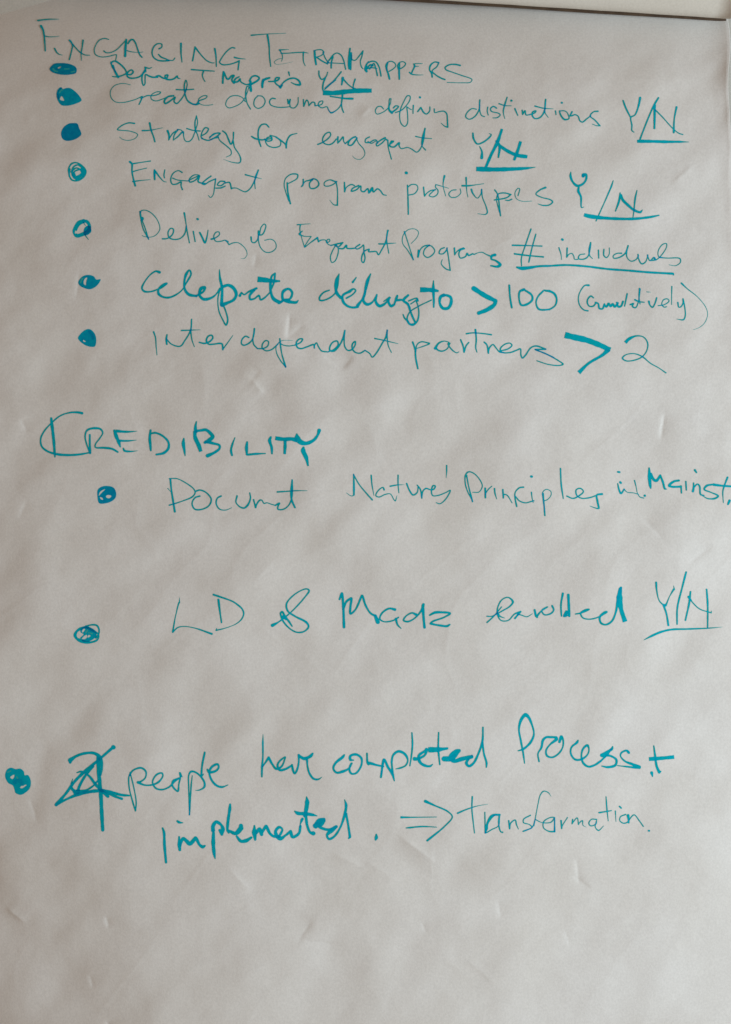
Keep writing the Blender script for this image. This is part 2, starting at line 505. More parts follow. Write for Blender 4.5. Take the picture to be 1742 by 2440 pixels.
28 255,745,20 210,795,26 250,830,22 270,870,20
22 260,800,14 340,775,14 350,800
16 255,830,18 270,880,20 300,960,18 325,1010,18
13 340,790,14 335,800,12 350,850,12 358,930,13 340,1000,16 300,1030,24 265,1020,20 245,975,14 270,910,12 350,855,11 480,792,12
18 205,930,10 220,965,16 255,1000,18
13 280,830,12 310,810 345,785
@word|bold "to"
T910,520
b46 370,692,46 480,695,40 550,705,18
26 500,605,10 498,680,26 503,800,20 502,860,14
34 600,745 570,760,28 560,820,20 590,870,30 640,870,28 670,820,26 665,765,26 620,745,24 590,750
@symbol|bold ">" before "100"
T910,520
44 890,680 1000,750,42 1100,800,36 / 1090,835,34 1020,885,38 938,918,34
@word|number "100"
T910,520
18 1233,650 1240,760,16 1257,865,18
20 1375,690,24 1335,710,18 1328,780,16 1350,840,18 1400,835,20 1455,790,20 1450,745,18 1375,690,18
22 1560,705,18 1510,760,14 1492,820,14 1520,880,18 1624,885,14
T1300,540
28 -15,612,8 0,620,18 40,625,22 85,650,22 108,700,16 95,760,15 50,795,15 0,805,13
@bullet_mark|solid rounded bullet beside "Interdependent" with one tiny white nick
T160,740
F1.5 105,265 150,205 195,180 225,182 262,215 280,260 280,320 268,348 235,352 185,340 145,315 118,290
H 155,283 182,302 158,300
20 215,200 240,240 250,270
@word|thin "Interdependent"
T160,740
16 838,208 855,260,12 862,350 870,430,7
14 967,235 960,280,18 965,325,16
12 962,275 1010,325 1095,345 1140,290 1195,190 1205,85,14
9 1200,170 1198,210,13 1210,290 1232,350,8
14 1108,193 1190,190,12 1290,186,4
13 1280,308,15 1330,318 1380,300 1410,265 1400,240 1365,250 1348,290 1370,325 1420,325 1480,318 1500,325 1507,378,15
13 1507,375 1555,310 1605,240,6
T540,750
12 215,220,13 185,208 150,240 145,280 165,295 210,280 250,240 270,135,14 / 265,180,16 255,240,12 265,290 300,328
12 300,328 360,325 400,300 405,260 380,250 350,280 345,320 380,348 430,340 470,310 500,280
12 515,232,14 520,280,14 535,380,12 572,505,16
12 572,505 520,440 485,370 480,310 510,265 540,250 640,248,4
10 515,270 545,292 600,302 660,295
12 660,295 720,265 735,235,14 705,235 675,270 685,315 720,328 780,310 845,290 850,322
13 850,322 850,300 870,272 890,310 920,350,12 980,360
12 980,360 1040,335 1080,290 1070,255 1030,265 1000,310 1000,345 1040,350,16 1090,300 1125,230 1145,152,14
12 1145,155 1138,240 1145,310 1175,345 1215,335 1245,290 1245,258,14 1220,280 1215,320 1240,360 1290,372 1340,345,13
12 1340,345 1385,375 1410,410,13 1450,370 1510,270 1540,220 1555,150,15
12 1555,150 1555,230 1565,300 1595,365,9
14 1435,230 1510,245 1624,272,8 1660,280,5
@word|thin "partners"
T920,760
16 258,225 280,290,16 288,380 308,480,16
12 290,320,8 300,250 340,222 420,235,14 / 420,240 360,265 300,285,8
14 610,225,8 560,215,10 510,235 475,285,24 / 490,290,16 500,300 540,312 590,290 620,235,10 / 600,240 640,300,13 685,328,10 705,318,6
14 722,202 745,260 755,320,16 / 755,320 775,260,12 800,228,14
16 865,105,18 873,200 868,280,12 880,322,10
14 778,143 840,135,12 950,143 1020,153,13
13 950,225,14 975,250 990,330,15 / 990,320 1000,280 1035,248 1060,275 1100,320,12 1140,325
12 1100,310 1180,290 1218,255 1200,235 1150,245 1105,290 1120,322 1200,325 1270,300 1300,290 1305,350 1320,378 1350,350 1400,280 1450,262 1545,292,14
13 1545,295 1445,295 / 1445,297 1530,330 1624,375
T1250,760
10 100,295 240,355 330,405,12 372,438,15 340,450,11 230,440 120,405,10
@symbol|large bold ">" before "2"
T1250,760
b56 390,155 470,175,54 600,205,52 720,250,46 830,300,44
b40 815,290,44 760,345,28 620,430,22 525,520,38
@number|large "2" with a looped foot
T1250,760
b30 975,230,32 1010,195,28 1080,165,14 1150,175,11 1190,230,12 1185,300,11 1140,365 1060,400 980,405,12 948,380,14 975,350,10 1050,335,10 1110,350,11 1150,372,13 1220,430,10 1300,475,9 1372,525,12
@word|bold heading "Credibility" in capitals
T80,960
24 470,100,26 430,92,20 350,95,14 260,125,13 180,190,13 100,280,14 70,350,16 80,420,16 130,465,18 220,495,22 340,505,22 450,498,18 550,480,14
26 172,150,20 180,220,28 195,350,26 205,480,22 208,522,12
20 545,310,18 545,400,18 548,485,24
15 545,480 515,400,14 500,320,14 520,265,18 590,245,20 650,255,18 670,290,14 640,345,12 600,400,12 600,430,14 680,435,20 760,445,20 815,475,18
20 785,270,24 800,320,34 825,380,30 840,425,12
b22 800,272,28 900,280,20 1005,274,4
b22 820,365 900,368,18 1000,360,4
18 870,440,14 880,462,22 940,470,14 1015,462,3
22 1133,265,18 1125,340,26 1130,400,24 1135,460,16
20 1145,295,16 1180,290,20 1250,320,18 1305,380,20 1305,440,24 1260,485,22 1190,500,18
26 1455,345,12 1450,390,32 1460,460,24 1467,512,8
T400,990
b22 278,55,10 268,110,26 270,170,30
b36 262,150,30 265,210,36 300,290,36 320,350,34
28 275,150,24 320,145,26 370,140,26 420,180,30 435,205,36 400,240,36 360,262,24
26 370,255,26 440,270,26 500,290,20 500,320,20 450,360,24 385,390,34
22 650,215,8 625,280,18 612,340,22 622,385,18
22 768,258,16 762,310,30 765,375,20 / 765,378,20 850,372,20 945,368,10
26 997,210,18 985,240,30 1005,310,24 1008,368,16
b36 1040,220 1120,230,36 1200,228,32 1250,240,40
b30 1135,240,30 1135,300,28 1130,375,22
30 1248,180,14 1255,225,50 1290,260,44 1340,270,36 1410,240,26 1450,190,22 1465,145,34
b26 1315,300,12 1310,340,40 1340,410,36 1358,490,14
@bullet_mark|round bullet with two white dots, below the heading "Credibility"
T80,960
F1.7 635,970 618,900 622,840 660,810 715,803 775,820 800,870 795,915 760,950 700,972
H 695,835 645,860 632,900 660,870
H 700,905 715,892 755,900 735,922 710,918
H 643,912 665,918 675,938 650,930
@word|thin "Document" shortened, with a large D
T400,990
20 25,620,18 35,720,16 55,850,18 68,930,20
13 15,610,9 90,612 170,650 250,710 265,745 240,785,14 150,825,11 60,855 15,868,13
8 0,705 30,740,5
12 310,780,14 265,795 235,850 260,905 330,908 400,870 420,810,14 370,745 310,722 265,735
13 515,780,16 480,800 468,850 500,905,12 560,915,9 620,892,5
14 670,780,16 660,840,12 700,885 740,895 775,865,18 800,800,14 793,750,12
14 830,815 850,890,16 / 855,870 890,820,14 910,820 930,850 960,845 1000,858,9 1040,870,10
14 1040,870 1080,850,18 1070,870 1065,905,13 1110,910 1160,880,12 1190,830,14 1205,740 1203,625,14
16 1203,625,12 1195,740,24 1200,820,16 1230,890,18
15 1060,740 1140,735,13 1240,728,11 1350,728,5
@word|thin "Nature's"
T780,1060
8 185,465,5 235,495 262,485,10
14 258,480,18 258,390,18 255,285,12
11 255,290 310,385 380,470,12 435,532,15
14 425,295 432,380,12 452,492,5
12 550,435,16 540,412,10 500,435 470,490,12 500,505 560,480 610,475,9 645,530,9 658,542,10 675,490,4
13 685,295 685,380,12 693,465,8
14 610,400,16 680,388,10 750,386,3
13 768,375,15 795,440 830,485,14 870,460 880,400,11 / 870,390 900,430,12 915,515,14
12 915,505 925,450 955,422 1000,435 1030,430 1045,400,14 1025,395 1008,440 1020,490 1070,490,11 1150,460,10 1190,440,12 1150,520,11 1090,570 1055,560,9
14 1155,200 1155,260,11 1150,320,4
@word|thin "Principles"
T1080,1080
13 130,215 150,320,11 187,468,15
9 187,460 140,370 117,290 120,210,13 150,180 200,195,11 260,260 282,320 250,375 190,378,8
14 310,340,16 312,430,16 / 315,390,10 345,345,10 375,318,7
14 400,342 405,390,13 422,443,7
15 480,352 485,432,15 / 490,400,12 520,405 570,480,9
13 680,328,14 640,335 600,380,12 600,440 615,515,14
11 605,420 640,460 700,480 750,468,12 780,460
12 757,378 763,430 775,480,6
22 755,225 760,226
15 870,390 878,480,12 887,602,15
12 885,560,8 868,440 865,380 900,350 945,370 945,410 910,450 880,460,8
13 1038,148 1045,300,15 1065,437,11
13 1100,415 1160,437 1220,410 1260,370 1230,340 1190,355 1195,405 1240,435 1320,430 1380,410,12
15 1440,395,20 1390,405,17 1395,460,18 1410,530,16 / 1400,535 1370,528,10 1322,510,5
@word|thin "in" running into a dot
T1342,1060
16 528,375,10 540,430,18 560,470,16 590,430,14
22 558,368 552,362
18 530,262 545,264
9 590,430 620,458 680,465 730,480,7
12 690,345 705,400,8 720,470,6 745,505,9 780,515,10
24 790,492
@word|bold "Mainst" cut off by the right edge
T1342,1060
14 832,225,14 835,300,34 842,390,24 848,420,12
24 850,280,20 880,340,24 905,345,26 940,295,18 / 940,295,22 965,360,20 985,425,16 1000,428,8
26 1120,345,18 1070,355,20 1025,395,24 1050,405,20 1140,405,18 / 1140,400 1145,465,14
15 1187,355 1192,437,12
22 1262,370,14 1262,415,18 1255,450,20 / 1262,420,12 1300,380 1320,400,16 1330,480,14 1365,488,9
22 1275,245,20 1290,268,14
18 1435,385,18 1390,395,20 1365,430,14 1430,460,12 1500,495,16 1470,518,16 1400,520,12 1345,490,8
20 1590,315,18 1565,380,16 1545,450,12 1550,560,7
22 1455,385,24 1530,395,20 1640,403,18
30 1610,540,22 1595,575,16
@bullet_mark|tangled oval bullet on the "LD & Madz" line
T150,1370
20 225,500,16 160,525,24 118,580,28 150,625,28 210,650,28 280,650,18 335,625,16 345,580,14 300,540,20 240,508,22
13 220,495 290,482,16 330,490,17 350,530,15 345,575 320,610
F1.3 225,500 270,515 320,555 325,590 290,625 240,645 190,640 180,620 165,612 200,575 172,555 175,520
H 185,545 200,522 216,522 205,545 190,558
H 185,618 205,592 232,580 235,600 215,620
H 238,605 250,580 268,588 258,600
L8 225,560 240,535
L8 250,560 285,570
H 135,590 142,555 165,540 160,575 165,605 150,612
@word|thin capitals "LD"
T150,1370
8 1128,215,3 1128,268,12 / 1125,268,14 1090,400,9 1063,550,16 / 1063,553,15 1110,510,11 1170,498,9 1280,515,10 1440,570,20
20 1505,240,22 1520,360,16 1535,460,14
T490,1380,8.12
34 155,300,40 260,335,34 520,430,28 620,495,30 710,580,30 738,670,30 700,770,24 600,860,18 480,915,14 340,960,18 205,990,30 / 222,945,6
@symbol|looping ampersand
T600,1370
13 200,488,30 260,455,14 380,360,12 510,220,14 555,150,16 530,135,13 450,165,12 360,240,14 335,290,18 350,350,16 420,400,18 530,460,20 550,500,18 510,545,14 440,555,14 370,520,14 300,440,16 280,370,18 295,355,16 320,400,22 360,450,20 390,495,14
16 300,400,20 330,430,18
@word|teal "Madz"
T600,1370
20 873,172,14 850,235,18 / 873,180,22 885,300,22 893,505,24
16 890,330,14 915,260,20 960,225,22 / 965,225,22 955,310,20 955,375,20 1000,340,16 1065,200,20 / 1070,200,20 1100,290,18 1150,370,18 1195,395,22
40 1195,395,30 1220,455,36
14 1385,335,26 1330,325,18 1260,370,16 1240,425,16 1280,452,12 1370,440,14 1420,410,14
18 1395,425,22 1410,480,18 1445,518,8
T960,1360
18 130,425,24 90,408,15 30,440,14 8,480,16 50,492,16 120,455,14 175,390,16 200,325,24 / 195,340,30 200,440,22 210,548,24
18 260,430,14 310,405,24 380,402,22 458,412,16 400,450,16 290,490,16 265,510,14 / 270,512,20 350,528,20 430,535,20 455,520,14
@word|teal "enrolled"
T960,1360
14 815,440,12 860,440,10 960,390,12 1040,340,14 1065,300,18 1020,258,12 960,280,12 920,350,12 915,420,13 950,480,11 1020,480,11 1080,420,13 1140,395,16 / 1140,395 1085,460,18
12 815,500,13 880,440,12 955,350,10
10 915,410,20 940,440,14 985,458,6
12 1110,420 1150,430 1200,445,10 1255,415,5
15 1275,380,20 1290,440,18 1300,450,16 / 1300,440,18 1340,390,14 1400,350,13 1345,385 1370,425,14 1430,415,14 1460,380,14 1445,340,18
18 1548,220,20 1530,330,16 1535,438,14
16 1585,400,30 1560,440,16 1600,430
T1342,1340
22 50,315,24 55,420,24 60,520,20
26 40,490,18 8,522,18
14 120,500,12 170,490,14 250,455,16 225,455,12 170,490,14 190,535,14 250,550,12 340,530,12 420,480,20 400,485,20 355,530,18 365,585,20 410,603,16 470,570,18 510,480,18 530,350,22 560,245,20
b40 555,245,26 545,340,54 560,450,38 600,575,38
@word|tall thin "Y/N" after the word "enrolled"
T1342,1340
16 900,195,20 905,270,13 930,370,10 970,410,14 990,415,22 / 995,410,16 1030,330,8 1070,260,16 / 1075,262,14 1068,225,4
18 970,410,18 1000,500,16 1018,608,18
18 1190,95,18 1150,250,16 1105,440,16 1102,598,14
17 1232,285,16 1220,390,18 1183,560,14
11 1215,335,24 1250,385,11 1320,450,10 1432,488,12 / 1432,490 1435,470,6
16 1388,262,16 1398,400,17 1398,632,12
@underline|rising line under the tall thin "Y/N"
T1342,1340
18 780,752,5 850,715,20 950,672,20 1050,650,18 1200,645,16 1400,637,12 1545,625,3
@bullet_mark|lumpy double bullet at the left edge
T0,1740
F1.2 50,440 70,380 110,362 150,375 200,372 232,400 240,435 270,432 290,460 300,500 290,560 245,605 200,625 150,605 140,570 125,535 80,510
H 100,455 140,430 135,460 120,472
H 195,555 215,535 260,528 235,550 215,562
L7 75,410 105,395
L8 165,455 180,475
34 140,500 190,490 220,520
@symbol|crossed out "2" turned into a "4"
T0,1740
26 680,290,40 740,250,24 830,222,24 920,225,28 970,270,36 985,350,26 970,430,26
26 680,310,26
26 545,720,30 640,610,24 720,500,26 830,390,28 940,300,24 1095,165,24 / 1098,165,42
24 545,720,24 640,670,20 760,620,30 900,590,30 990,585,28
30 950,270,30 955,400,34 965,500,34 975,600,34 985,800,34 995,965,30
26 745,410,10 790,400,18 860,440,22 930,530,26 1000,600,26 1045,640,26
16 705,470,6 690,530,16 710,580,22 740,620,30 770,540,26 820,450,22 900,350,24
14 740,580,10 830,580,18 900,540,16 945,490,14
20 980,580,28 1080,600,28 1170,625,24 1250,632,18
18 1010,590,22 1100,635,22 1180,663,22
26 700,575,22 760,600,30 880,592,22
@word|looping "people"
T280,1730
12 125,445,9 110,500,14 115,600,12 150,740,14 175,820,14 / 175,820,13 182,740,12 160,600,11 128,470,12
14 118,480,12 150,430,16 230,405,18 275,440,16 270,500,14 220,540,16 200,545,24 / 200,545,22 260,570,16 330,570,16 400,540,18 440,480,14 430,455,16 380,470,16 340,540,14 370,600,16 430,615,16 500,590,16 560,530,16 600,505
16 595,505,16 540,530,18 530,570,18 560,615,16 585,630,16 595,560,14 610,490,16 605,455,18 / 610,460 625,490,10
14 725,480,8 715,560,14 697,858,14
14 697,858,10 690,600,12 692,470,14 715,440,18 770,455,16 840,540,18 840,590,18 790,620,12 755,622,5
20 845,255,18 820,380,18 812,480,18 / 815,485,16 835,462,6
22 870,420,16 885,445,24 950,435,20 980,400,16 970,370,22 920,390,22 890,440,18 910,520,20 960,575,20 1010,590,20 1070,570,8
@word|teal "have"
T600,1730
16 110,80,4 108,150,16 108,300,14 100,400,20 98,490,16
18 108,390,12 165,305,22 / 165,305,22 200,370,20 240,415,22 290,390,16 320,320,14 325,300,14 270,340,16 250,380,18 270,425,24 330,415,20 390,380,16 / 390,375,18 400,430,22 415,460,16 440,420,18 455,350,16 455,280,20
30 460,290,24 510,315,30 570,290,30 590,265,16
20 535,325,20 540,390,16 560,460,18 600,510,22 645,515,16 680,492,4
@word|teal "completed"
T600,1730
22 895,280,16 880,300,28 810,360,20 790,410,20 820,450,20 880,440,24 940,410,18 970,360,14 / 965,360,14 945,420,18 965,460,20 1010,455,18 1060,380,16 1060,310,22 1010,275,22 955,290,22 955,325,26 985,330,12
22 1115,265,16 1120,350,20 1130,370,20 / 1130,360,28 1220,380,20 1275,390,14
22 1280,320,14 1265,400,18 1250,495,18 / 1280,325,20 1320,400,24 1360,460,26 1380,530,10
20 1365,460,18 1355,340,18 1370,280,18 1420,245,26 1480,270,24 1510,330,14 1490,380,16 1440,405,16 1395,415,8
16 1550,65,12 1555,180,18 1545,290,14 1530,385,12
T880,1690
36 440,480,36 470,480,26 540,440,18 555,390,30 / 545,400,24 480,450,24 490,510,26 540,545,26 590,550,20 615,530,6
b48 572,392 660,390,44 765,378,18
18 672,225,12 668,380,18 683,535,14
46 725,480,50 800,475,40 870,400,30 / 840,410,40 790,470,48 820,500,36 900,480,36 990,460,36
24 995,445,12 940,520,26 965,550,26 1010,520,20 1060,420,20 1095,310,20 1100,175,14
20 1095,310,16 1110,430,18 1135,520,18 1133,560,14
@word|teal "Process" with a tall looped P
T1220,1690
18 60,402,10 110,385,20 180,320,22 212,240,16 190,140,18 155,70,28 130,55,38 90,100,26 68,190,18 85,300,18 108,420,18 122,522,10
20 262,505,14 252,430,14 285,370,20 300,300,22 330,272,22 380,270,22 430,272,20 / 430,290,30 370,340,16 330,400,16 340,450,18 390,465,18 450,430,16 490,370,14 495,300,18 478,265,24 460,315,24
20 640,300,12 630,320,24 575,370,16 570,430,16 610,485,20 670,485,20 730,440,14 745,390,14 730,350,22 690,380,18 672,450,16 690,520,20 740,555,20 800,540,20 860,500,18
22 975,360,10 965,385,24 870,440,26 / 870,445,34 950,450,18 1010,490,22 1000,540,22 930,560,22 870,550,12
18 960,385,12 930,430,16 860,500
18 1130,420,24 1110,400,18 1060,420,16 1050,450,14 1090,500,16 1160,530,24 1230,560,36 / 1230,565,20 1110,555,16 1020,545,8
@symbol|plus sign with a dot beneath
T1220,1690
20 1372,355,12 1385,450,20 1400,550,22 1425,610,24 / 1440,600,12
b36 1325,482,38 1430,475,32 1570,462,34
26 1352,615,28 1360,650,10
@word|bold "implemented"
T370,1870
26 72,420,16 85,460,24 90,580,26 105,750,22
b24 208,345,14 230,362,26 272,368,8
30 232,505,18 232,580,30 238,630,24 / 240,600,22 270,520,30 300,540,30 335,570,38 390,515,34 / 395,515,28 430,580,24 460,600,30 480,590,20
30 565,440,22 562,560,36 570,660,30 580,715,8
32 560,440,36 560,400,34 590,360,34 640,390,22 655,430,34 645,480,26 / 625,440,26
26 725,190,18 722,230,28 705,350,26 700,440,24 712,465,16
36 715,445,24 780,470,34 830,420,48 / 830,395,36
26 790,500,20 830,545,32 880,540,34 930,510,20
26 960,395,14 960,460,44 968,530,20
36 975,470,24 1010,430,34 1030,480,30 / 1030,470,28 1070,400,26 / 1075,400,26 1110,470,26 1150,500,24 1190,500,26
34 1200,500,26 1230,430,16 1200,410,24 1165,450,30 1180,500,34 1210,520,34 1260,490,20 1310,450,28 / 1310,450,24 1330,505,26 1390,470,26 1405,400,22
T600,1730
9 480,905,16 472,940,12 465,975,8
T370,1870
20 1425,330,24 1410,370,10
32 1465,118,12 1470,170,38 1450,300,34 / 1455,290,26 1470,390,24 1500,460,24 1530,470,36
34 1350,255,12 1380,275,34 1450,280,34 1520,290,26 1565,300,10
46 1545,395,36 1600,370,60 1624,345,50
T740,1860
30 130,375,30 85,395,50 50,440,44 / 60,430,36 110,460,26 180,475,24 240,450,28
24 250,445,30 200,485,40 160,530,20 180,565,24 230,540,20 290,450,18 330,330,24 345,240,26 330,185,8
22 345,320,20 365,430,20 382,545,22 / 370,558,14
@symbol|dot before the arrow
T740,1860
24 637,520,14 637,550,34 630,572,16
@symbol|double stemmed arrow "⇒"
T740,1860
12 880,355,22 960,355,12 1220,352,7
12 925,458,9 960,455,16 1080,444,14 1220,450,8
15 1112,200,26 1200,240,16 1330,300,14 1372,350,13 1300,440,13 1130,580,20
@word|very thin "transformation." with a full stop
T1080,1860,3.248
11 148,125,11 145,220,10 155,320,9 165,405,8
10 35,252,13 90,228,11 180,198,6 270,182,3
10 245,245,9 247,330,9 248,405,11
11 255,380,8 265,320,9 300,270,14 360,264,16 / 320,270,9 270,330,9 265,375,8 / 250,405,8 300,378,8 350,350,8 358,290,8 358,264,12 / 352,330,10 368,395,9 382,400,12
10 430,310,10 437,372,11 / 445,330,9 480,305,9 490,340,9 505,375,6
10 598,268,10 545,300,8 545,325,8 590,340,8 610,362,9 575,380,9 542,392,11 / 560,385,7 612,360,7 635,300,8
9 760,125,2 735,92,7 700,82,8 675,110,8 655,190,6 640,270,7 625,350,7
8 635,300 690,325,7 760,320 780,285,9 740,290,8 700,320,8 700,365,8 740,392 785,395,12 / 785,285,8 785,395,8
9 835,310,12 840,372,10 / 845,350,7 885,285,7
9 925,300,10 920,335,8 / 930,320,7 960,288,8 970,340,8 / 975,330,7 1000,310,8 1005,345,6 1030,360,3
9 1110,300,9 1070,300,8 1050,330,9 1065,350,8 1105,335,8 1110,310 1100,360,7 1125,385,9 1165,350,4
9 1183,125,8 1190,220,10 1200,312,6
11 1130,248,12 1190,238,10 1225,232,7
9 1255,235,8 1260,318,4
14 1288,200,12 1300,212
9 1335,262,10 1295,280,8 1290,310,8 1320,330,9 1355,315,9 1345,270,8 / 1355,265,14 1358,325,12 / 1360,310,8 1400,265,9 1440,310,8 1472,355,8
14 1513,388,14 1517,388
"""

# ---------------------------------------------------------------- materials
def new_mat(name):
    m = bpy.data.materials.new(name); m.use_nodes = True
    nt = m.node_tree
    return m, nt, nt.nodes['Principled BSDF']

def paper_material(name, col_a, col_b, bump=0.25):
    m, nt, b = new_mat(name)
    tc = nt.nodes.new('ShaderNodeTexCoord')
    n1 = nt.nodes.new('ShaderNodeTexNoise'); n1.inputs['Scale'].default_value = 9.0
    n1.inputs['Detail'].default_value = 5.0; n1.inputs['Roughness'].default_value = 0.6
    n2 = nt.nodes.new('ShaderNodeTexNoise'); n2.inputs['Scale'].default_value = 520.0
    n2.inputs['Detail'].default_value = 4.0
    n3 = nt.nodes.new('ShaderNodeTexNoise'); n3.inputs['Scale'].default_value = 1400.0
    n3.inputs['Detail'].default_value = 2.0
    for n in (n1, n2, n3):
        nt.links.new(tc.outputs['Object'], n.inputs['Vector'])
    ramp = nt.nodes.new('ShaderNodeValToRGB')
    ramp.color_ramp.elements[0].position = 0.35; ramp.color_ramp.elements[0].color = col_a + (1,)
    ramp.color_ramp.elements[1].position = 0.65; ramp.color_ramp.elements[1].color = col_b + (1,)
    nt.links.new(n1.outputs['Fac'], ramp.inputs['Fac'])
    fib = nt.nodes.new('ShaderNodeMixRGB'); fib.blend_type = 'MULTIPLY'; fib.inputs['Fac'].default_value = 1.0
    fr = nt.nodes.new('ShaderNodeMapRange')
    fr.inputs['From Min'].default_value = 0.3; fr.inputs['From Max'].default_value = 0.7
    fr.inputs['To Min'].default_value = 0.94; fr.inputs['To Max'].default_value = 1.04
    nt.links.new(n2.outputs['Fac'], fr.inputs['Value'])
    nt.links.new(ramp.outputs['Color'], fib.inputs['Color1'])
    nt.links.new(fr.outputs['Result'], fib.inputs['Color2'])
    nt.links.new(fib.outputs['Color'], b.inputs['Base Color'])
    add = nt.nodes.new('ShaderNodeMath'); add.operation = 'ADD'
    nt.links.new(n2.outputs['Fac'], add.inputs[0]); nt.links.new(n3.outputs['Fac'], add.inputs[1])
    bp = nt.nodes.new('ShaderNodeBump'); bp.inputs['Strength'].default_value = bump
    bp.inputs['Distance'].default_value = 0.0004
    nt.links.new(add.outputs[0], bp.inputs['Height'])
    nt.links.new(bp.outputs['Normal'], b.inputs['Normal'])
    b.inputs['Roughness'].default_value = 0.85
    b.inputs['Specular IOR Level'].default_value = 0.15
    return m

paper_mat = paper_material('newsprint_paper', PAPER_A, PAPER_B)
roll_mat = paper_material('cream_paper', (0.74, 0.715, 0.65), (0.77, 0.75, 0.69))  # even cream tone, a little warmer than the written page
pad_mat = paper_material('pad_paper', (0.72, 0.72, 0.66), (0.76, 0.76, 0.71))
wall_mat = paper_material('wall_plaster', (0.55, 0.54, 0.50), (0.60, 0.58, 0.54))
board_mat = paper_material('grey_board', (0.30, 0.28, 0.25), (0.34, 0.32, 0.29))

def ink_material():
    m, nt, b = new_mat('teal_marker_ink')
    at = nt.nodes.new('ShaderNodeAttribute'); at.attribute_name = 'ink'
    tc = nt.nodes.new('ShaderNodeTexCoord')
    n = nt.nodes.new('ShaderNodeTexNoise'); n.inputs['Scale'].default_value = 260.0
    n.inputs['Detail'].default_value = 4.0
    nt.links.new(tc.outputs['Object'], n.inputs['Vector'])
    mr = nt.nodes.new('ShaderNodeMapRange')
    mr.inputs['From Min'].default_value = 0.3; mr.inputs['From Max'].default_value = 0.7
    mr.inputs['To Min'].default_value = 0.85; mr.inputs['To Max'].default_value = 1.15
    nt.links.new(n.outputs['Fac'], mr.inputs['Value'])
    mul = nt.nodes.new('ShaderNodeMath'); mul.operation = 'MULTIPLY'
    nt.links.new(at.outputs['Fac'], mul.inputs[0]); nt.links.new(mr.outputs['Result'], mul.inputs[1])
    sc = nt.nodes.new('ShaderNodeMath'); sc.operation = 'DIVIDE'; sc.inputs[1].default_value = 3.0
    nt.links.new(mul.outputs[0], sc.inputs[0])
    ramp = nt.nodes.new('ShaderNodeValToRGB')
    cr = ramp.color_ramp
    for k, (d, c) in enumerate(INK_RAMP):
        e = cr.elements[k] if k < 2 else cr.elements.new(d / 3.0)
        e.position = d / 3.0; e.color = c + (1,)
    nt.links.new(sc.outputs[0], ramp.inputs['Fac'])
    nt.links.new(ramp.outputs['Color'], b.inputs['Base Color'])
    b.inputs['Roughness'].default_value = 0.8
    b.inputs['Specular IOR Level'].default_value = 0.05
    return m
ink_mat = ink_material()

# ---------------------------------------------------------------- object helpers
def mesh_object(name, verts, faces, mat, parent=None, loc=(0, 0, 0), smooth=True):
    me = bpy.data.meshes.new(name)
    me.from_pydata(verts, [], faces)
    me.materials.append(mat)
    if smooth:
        me.shade_smooth()
    me.update()
    o = bpy.data.objects.new(name, me)
    scene.collection.objects.link(o)
    o.location = loc
    if parent is not None:
        o.parent = parent
    return o

def thing(name, label, cat, loc, group=None):
    o = bpy.data.objects.new(name, None)
    o.empty_display_size = 0.05
    scene.collection.objects.link(o)
    o.location = loc
    o['label'] = label; o['category'] = cat
    if group: o['group'] = group
    return o

# ---------------------------------------------------------------- relief of the paper
rng = np.random.default_rng(11)
U0, U1, V0, V1 = -120.0, 1752.0, -260.0, 2560.0
NU, NV = 640, 970
gu = np.linspace(U0, U1, NU); gv = np.linspace(V0, V1, NV)
GU, GV = np.meshgrid(gu, gv)

def band_noise(lo, hi, angle=None, stretch=1.0):
    """smooth random relief with wavelengths lo..hi (sheet units), optionally drawn out along an angle"""
    px = (U1 - U0) / (NU - 1)
    fx = np.fft.fftfreq(NU, px)[None, :]; fy = np.fft.fftfreq(NV, px)[:, None]
    if angle is not None:
        a = math.radians(angle)
        al = fx * math.cos(a) - fy * math.sin(a)      # along (v runs down)
        ac = fx * math.sin(a) + fy * math.cos(a)
        f = np.sqrt((al * stretch) ** 2 + ac ** 2)
    else:
        f = np.sqrt(fx ** 2 + fy ** 2)
    fc0, fc1 = 1.0 / hi, 1.0 / lo
    amp = np.where(f > 0, (f + 1e-9) ** -1.6, 0) * (1 / (1 + (fc0 / (f + 1e-9)) ** 4)) * np.exp(-(f / fc1) ** 2)
    w = np.fft.fft2(rng.standard_normal((NV, NU)))
    n = np.real(np.fft.ifft2(w * amp))
    gy, gx = np.gradient(n, px)
    return n / np.sqrt((gx ** 2 + gy ** 2).mean())      # unit rms slope, in sheet units

H = (SL_BROAD * band_noise(150, 700) + SL_RIPPLE * band_noise(70, 260, 38, 1.7)
     + SL_SMALL * band_noise(30, 110))
r1 = band_noise(120, 420, 40, 1.6)
ridge = np.abs(r1 / r1.std())
H = H + SL_CREASE * 60.0 * np.clip(1.0 - ridge * 1.6, 0, 1) ** 2 * 0.35 * (0.4 + 0.6 * (GV > 700))

def crease(p0, p1, w_left, w_right, height):
    """a sharp crest from p0 to p1 with its own width on each side, fading to both ends"""
    global H
    (x0, y0), (x1, y1) = p0, p1
    dx, dy = x1 - x0, y1 - y0
    Ln = math.hypot(dx, dy); tx, ty = dx / Ln, dy / Ln
    t = ((GU - x0) * tx + (GV - y0) * ty) / Ln
    s = (GU - x0) * -ty + (GV - y0) * tx
    env = np.exp(-((t - 0.5) / 0.42) ** 4)
    prof = np.where(s < 0, np.exp(-np.abs(s) / w_left), np.exp(-np.abs(s) / w_right))
    H += height * env * prof

for c in CREASES:
    crease(*c)

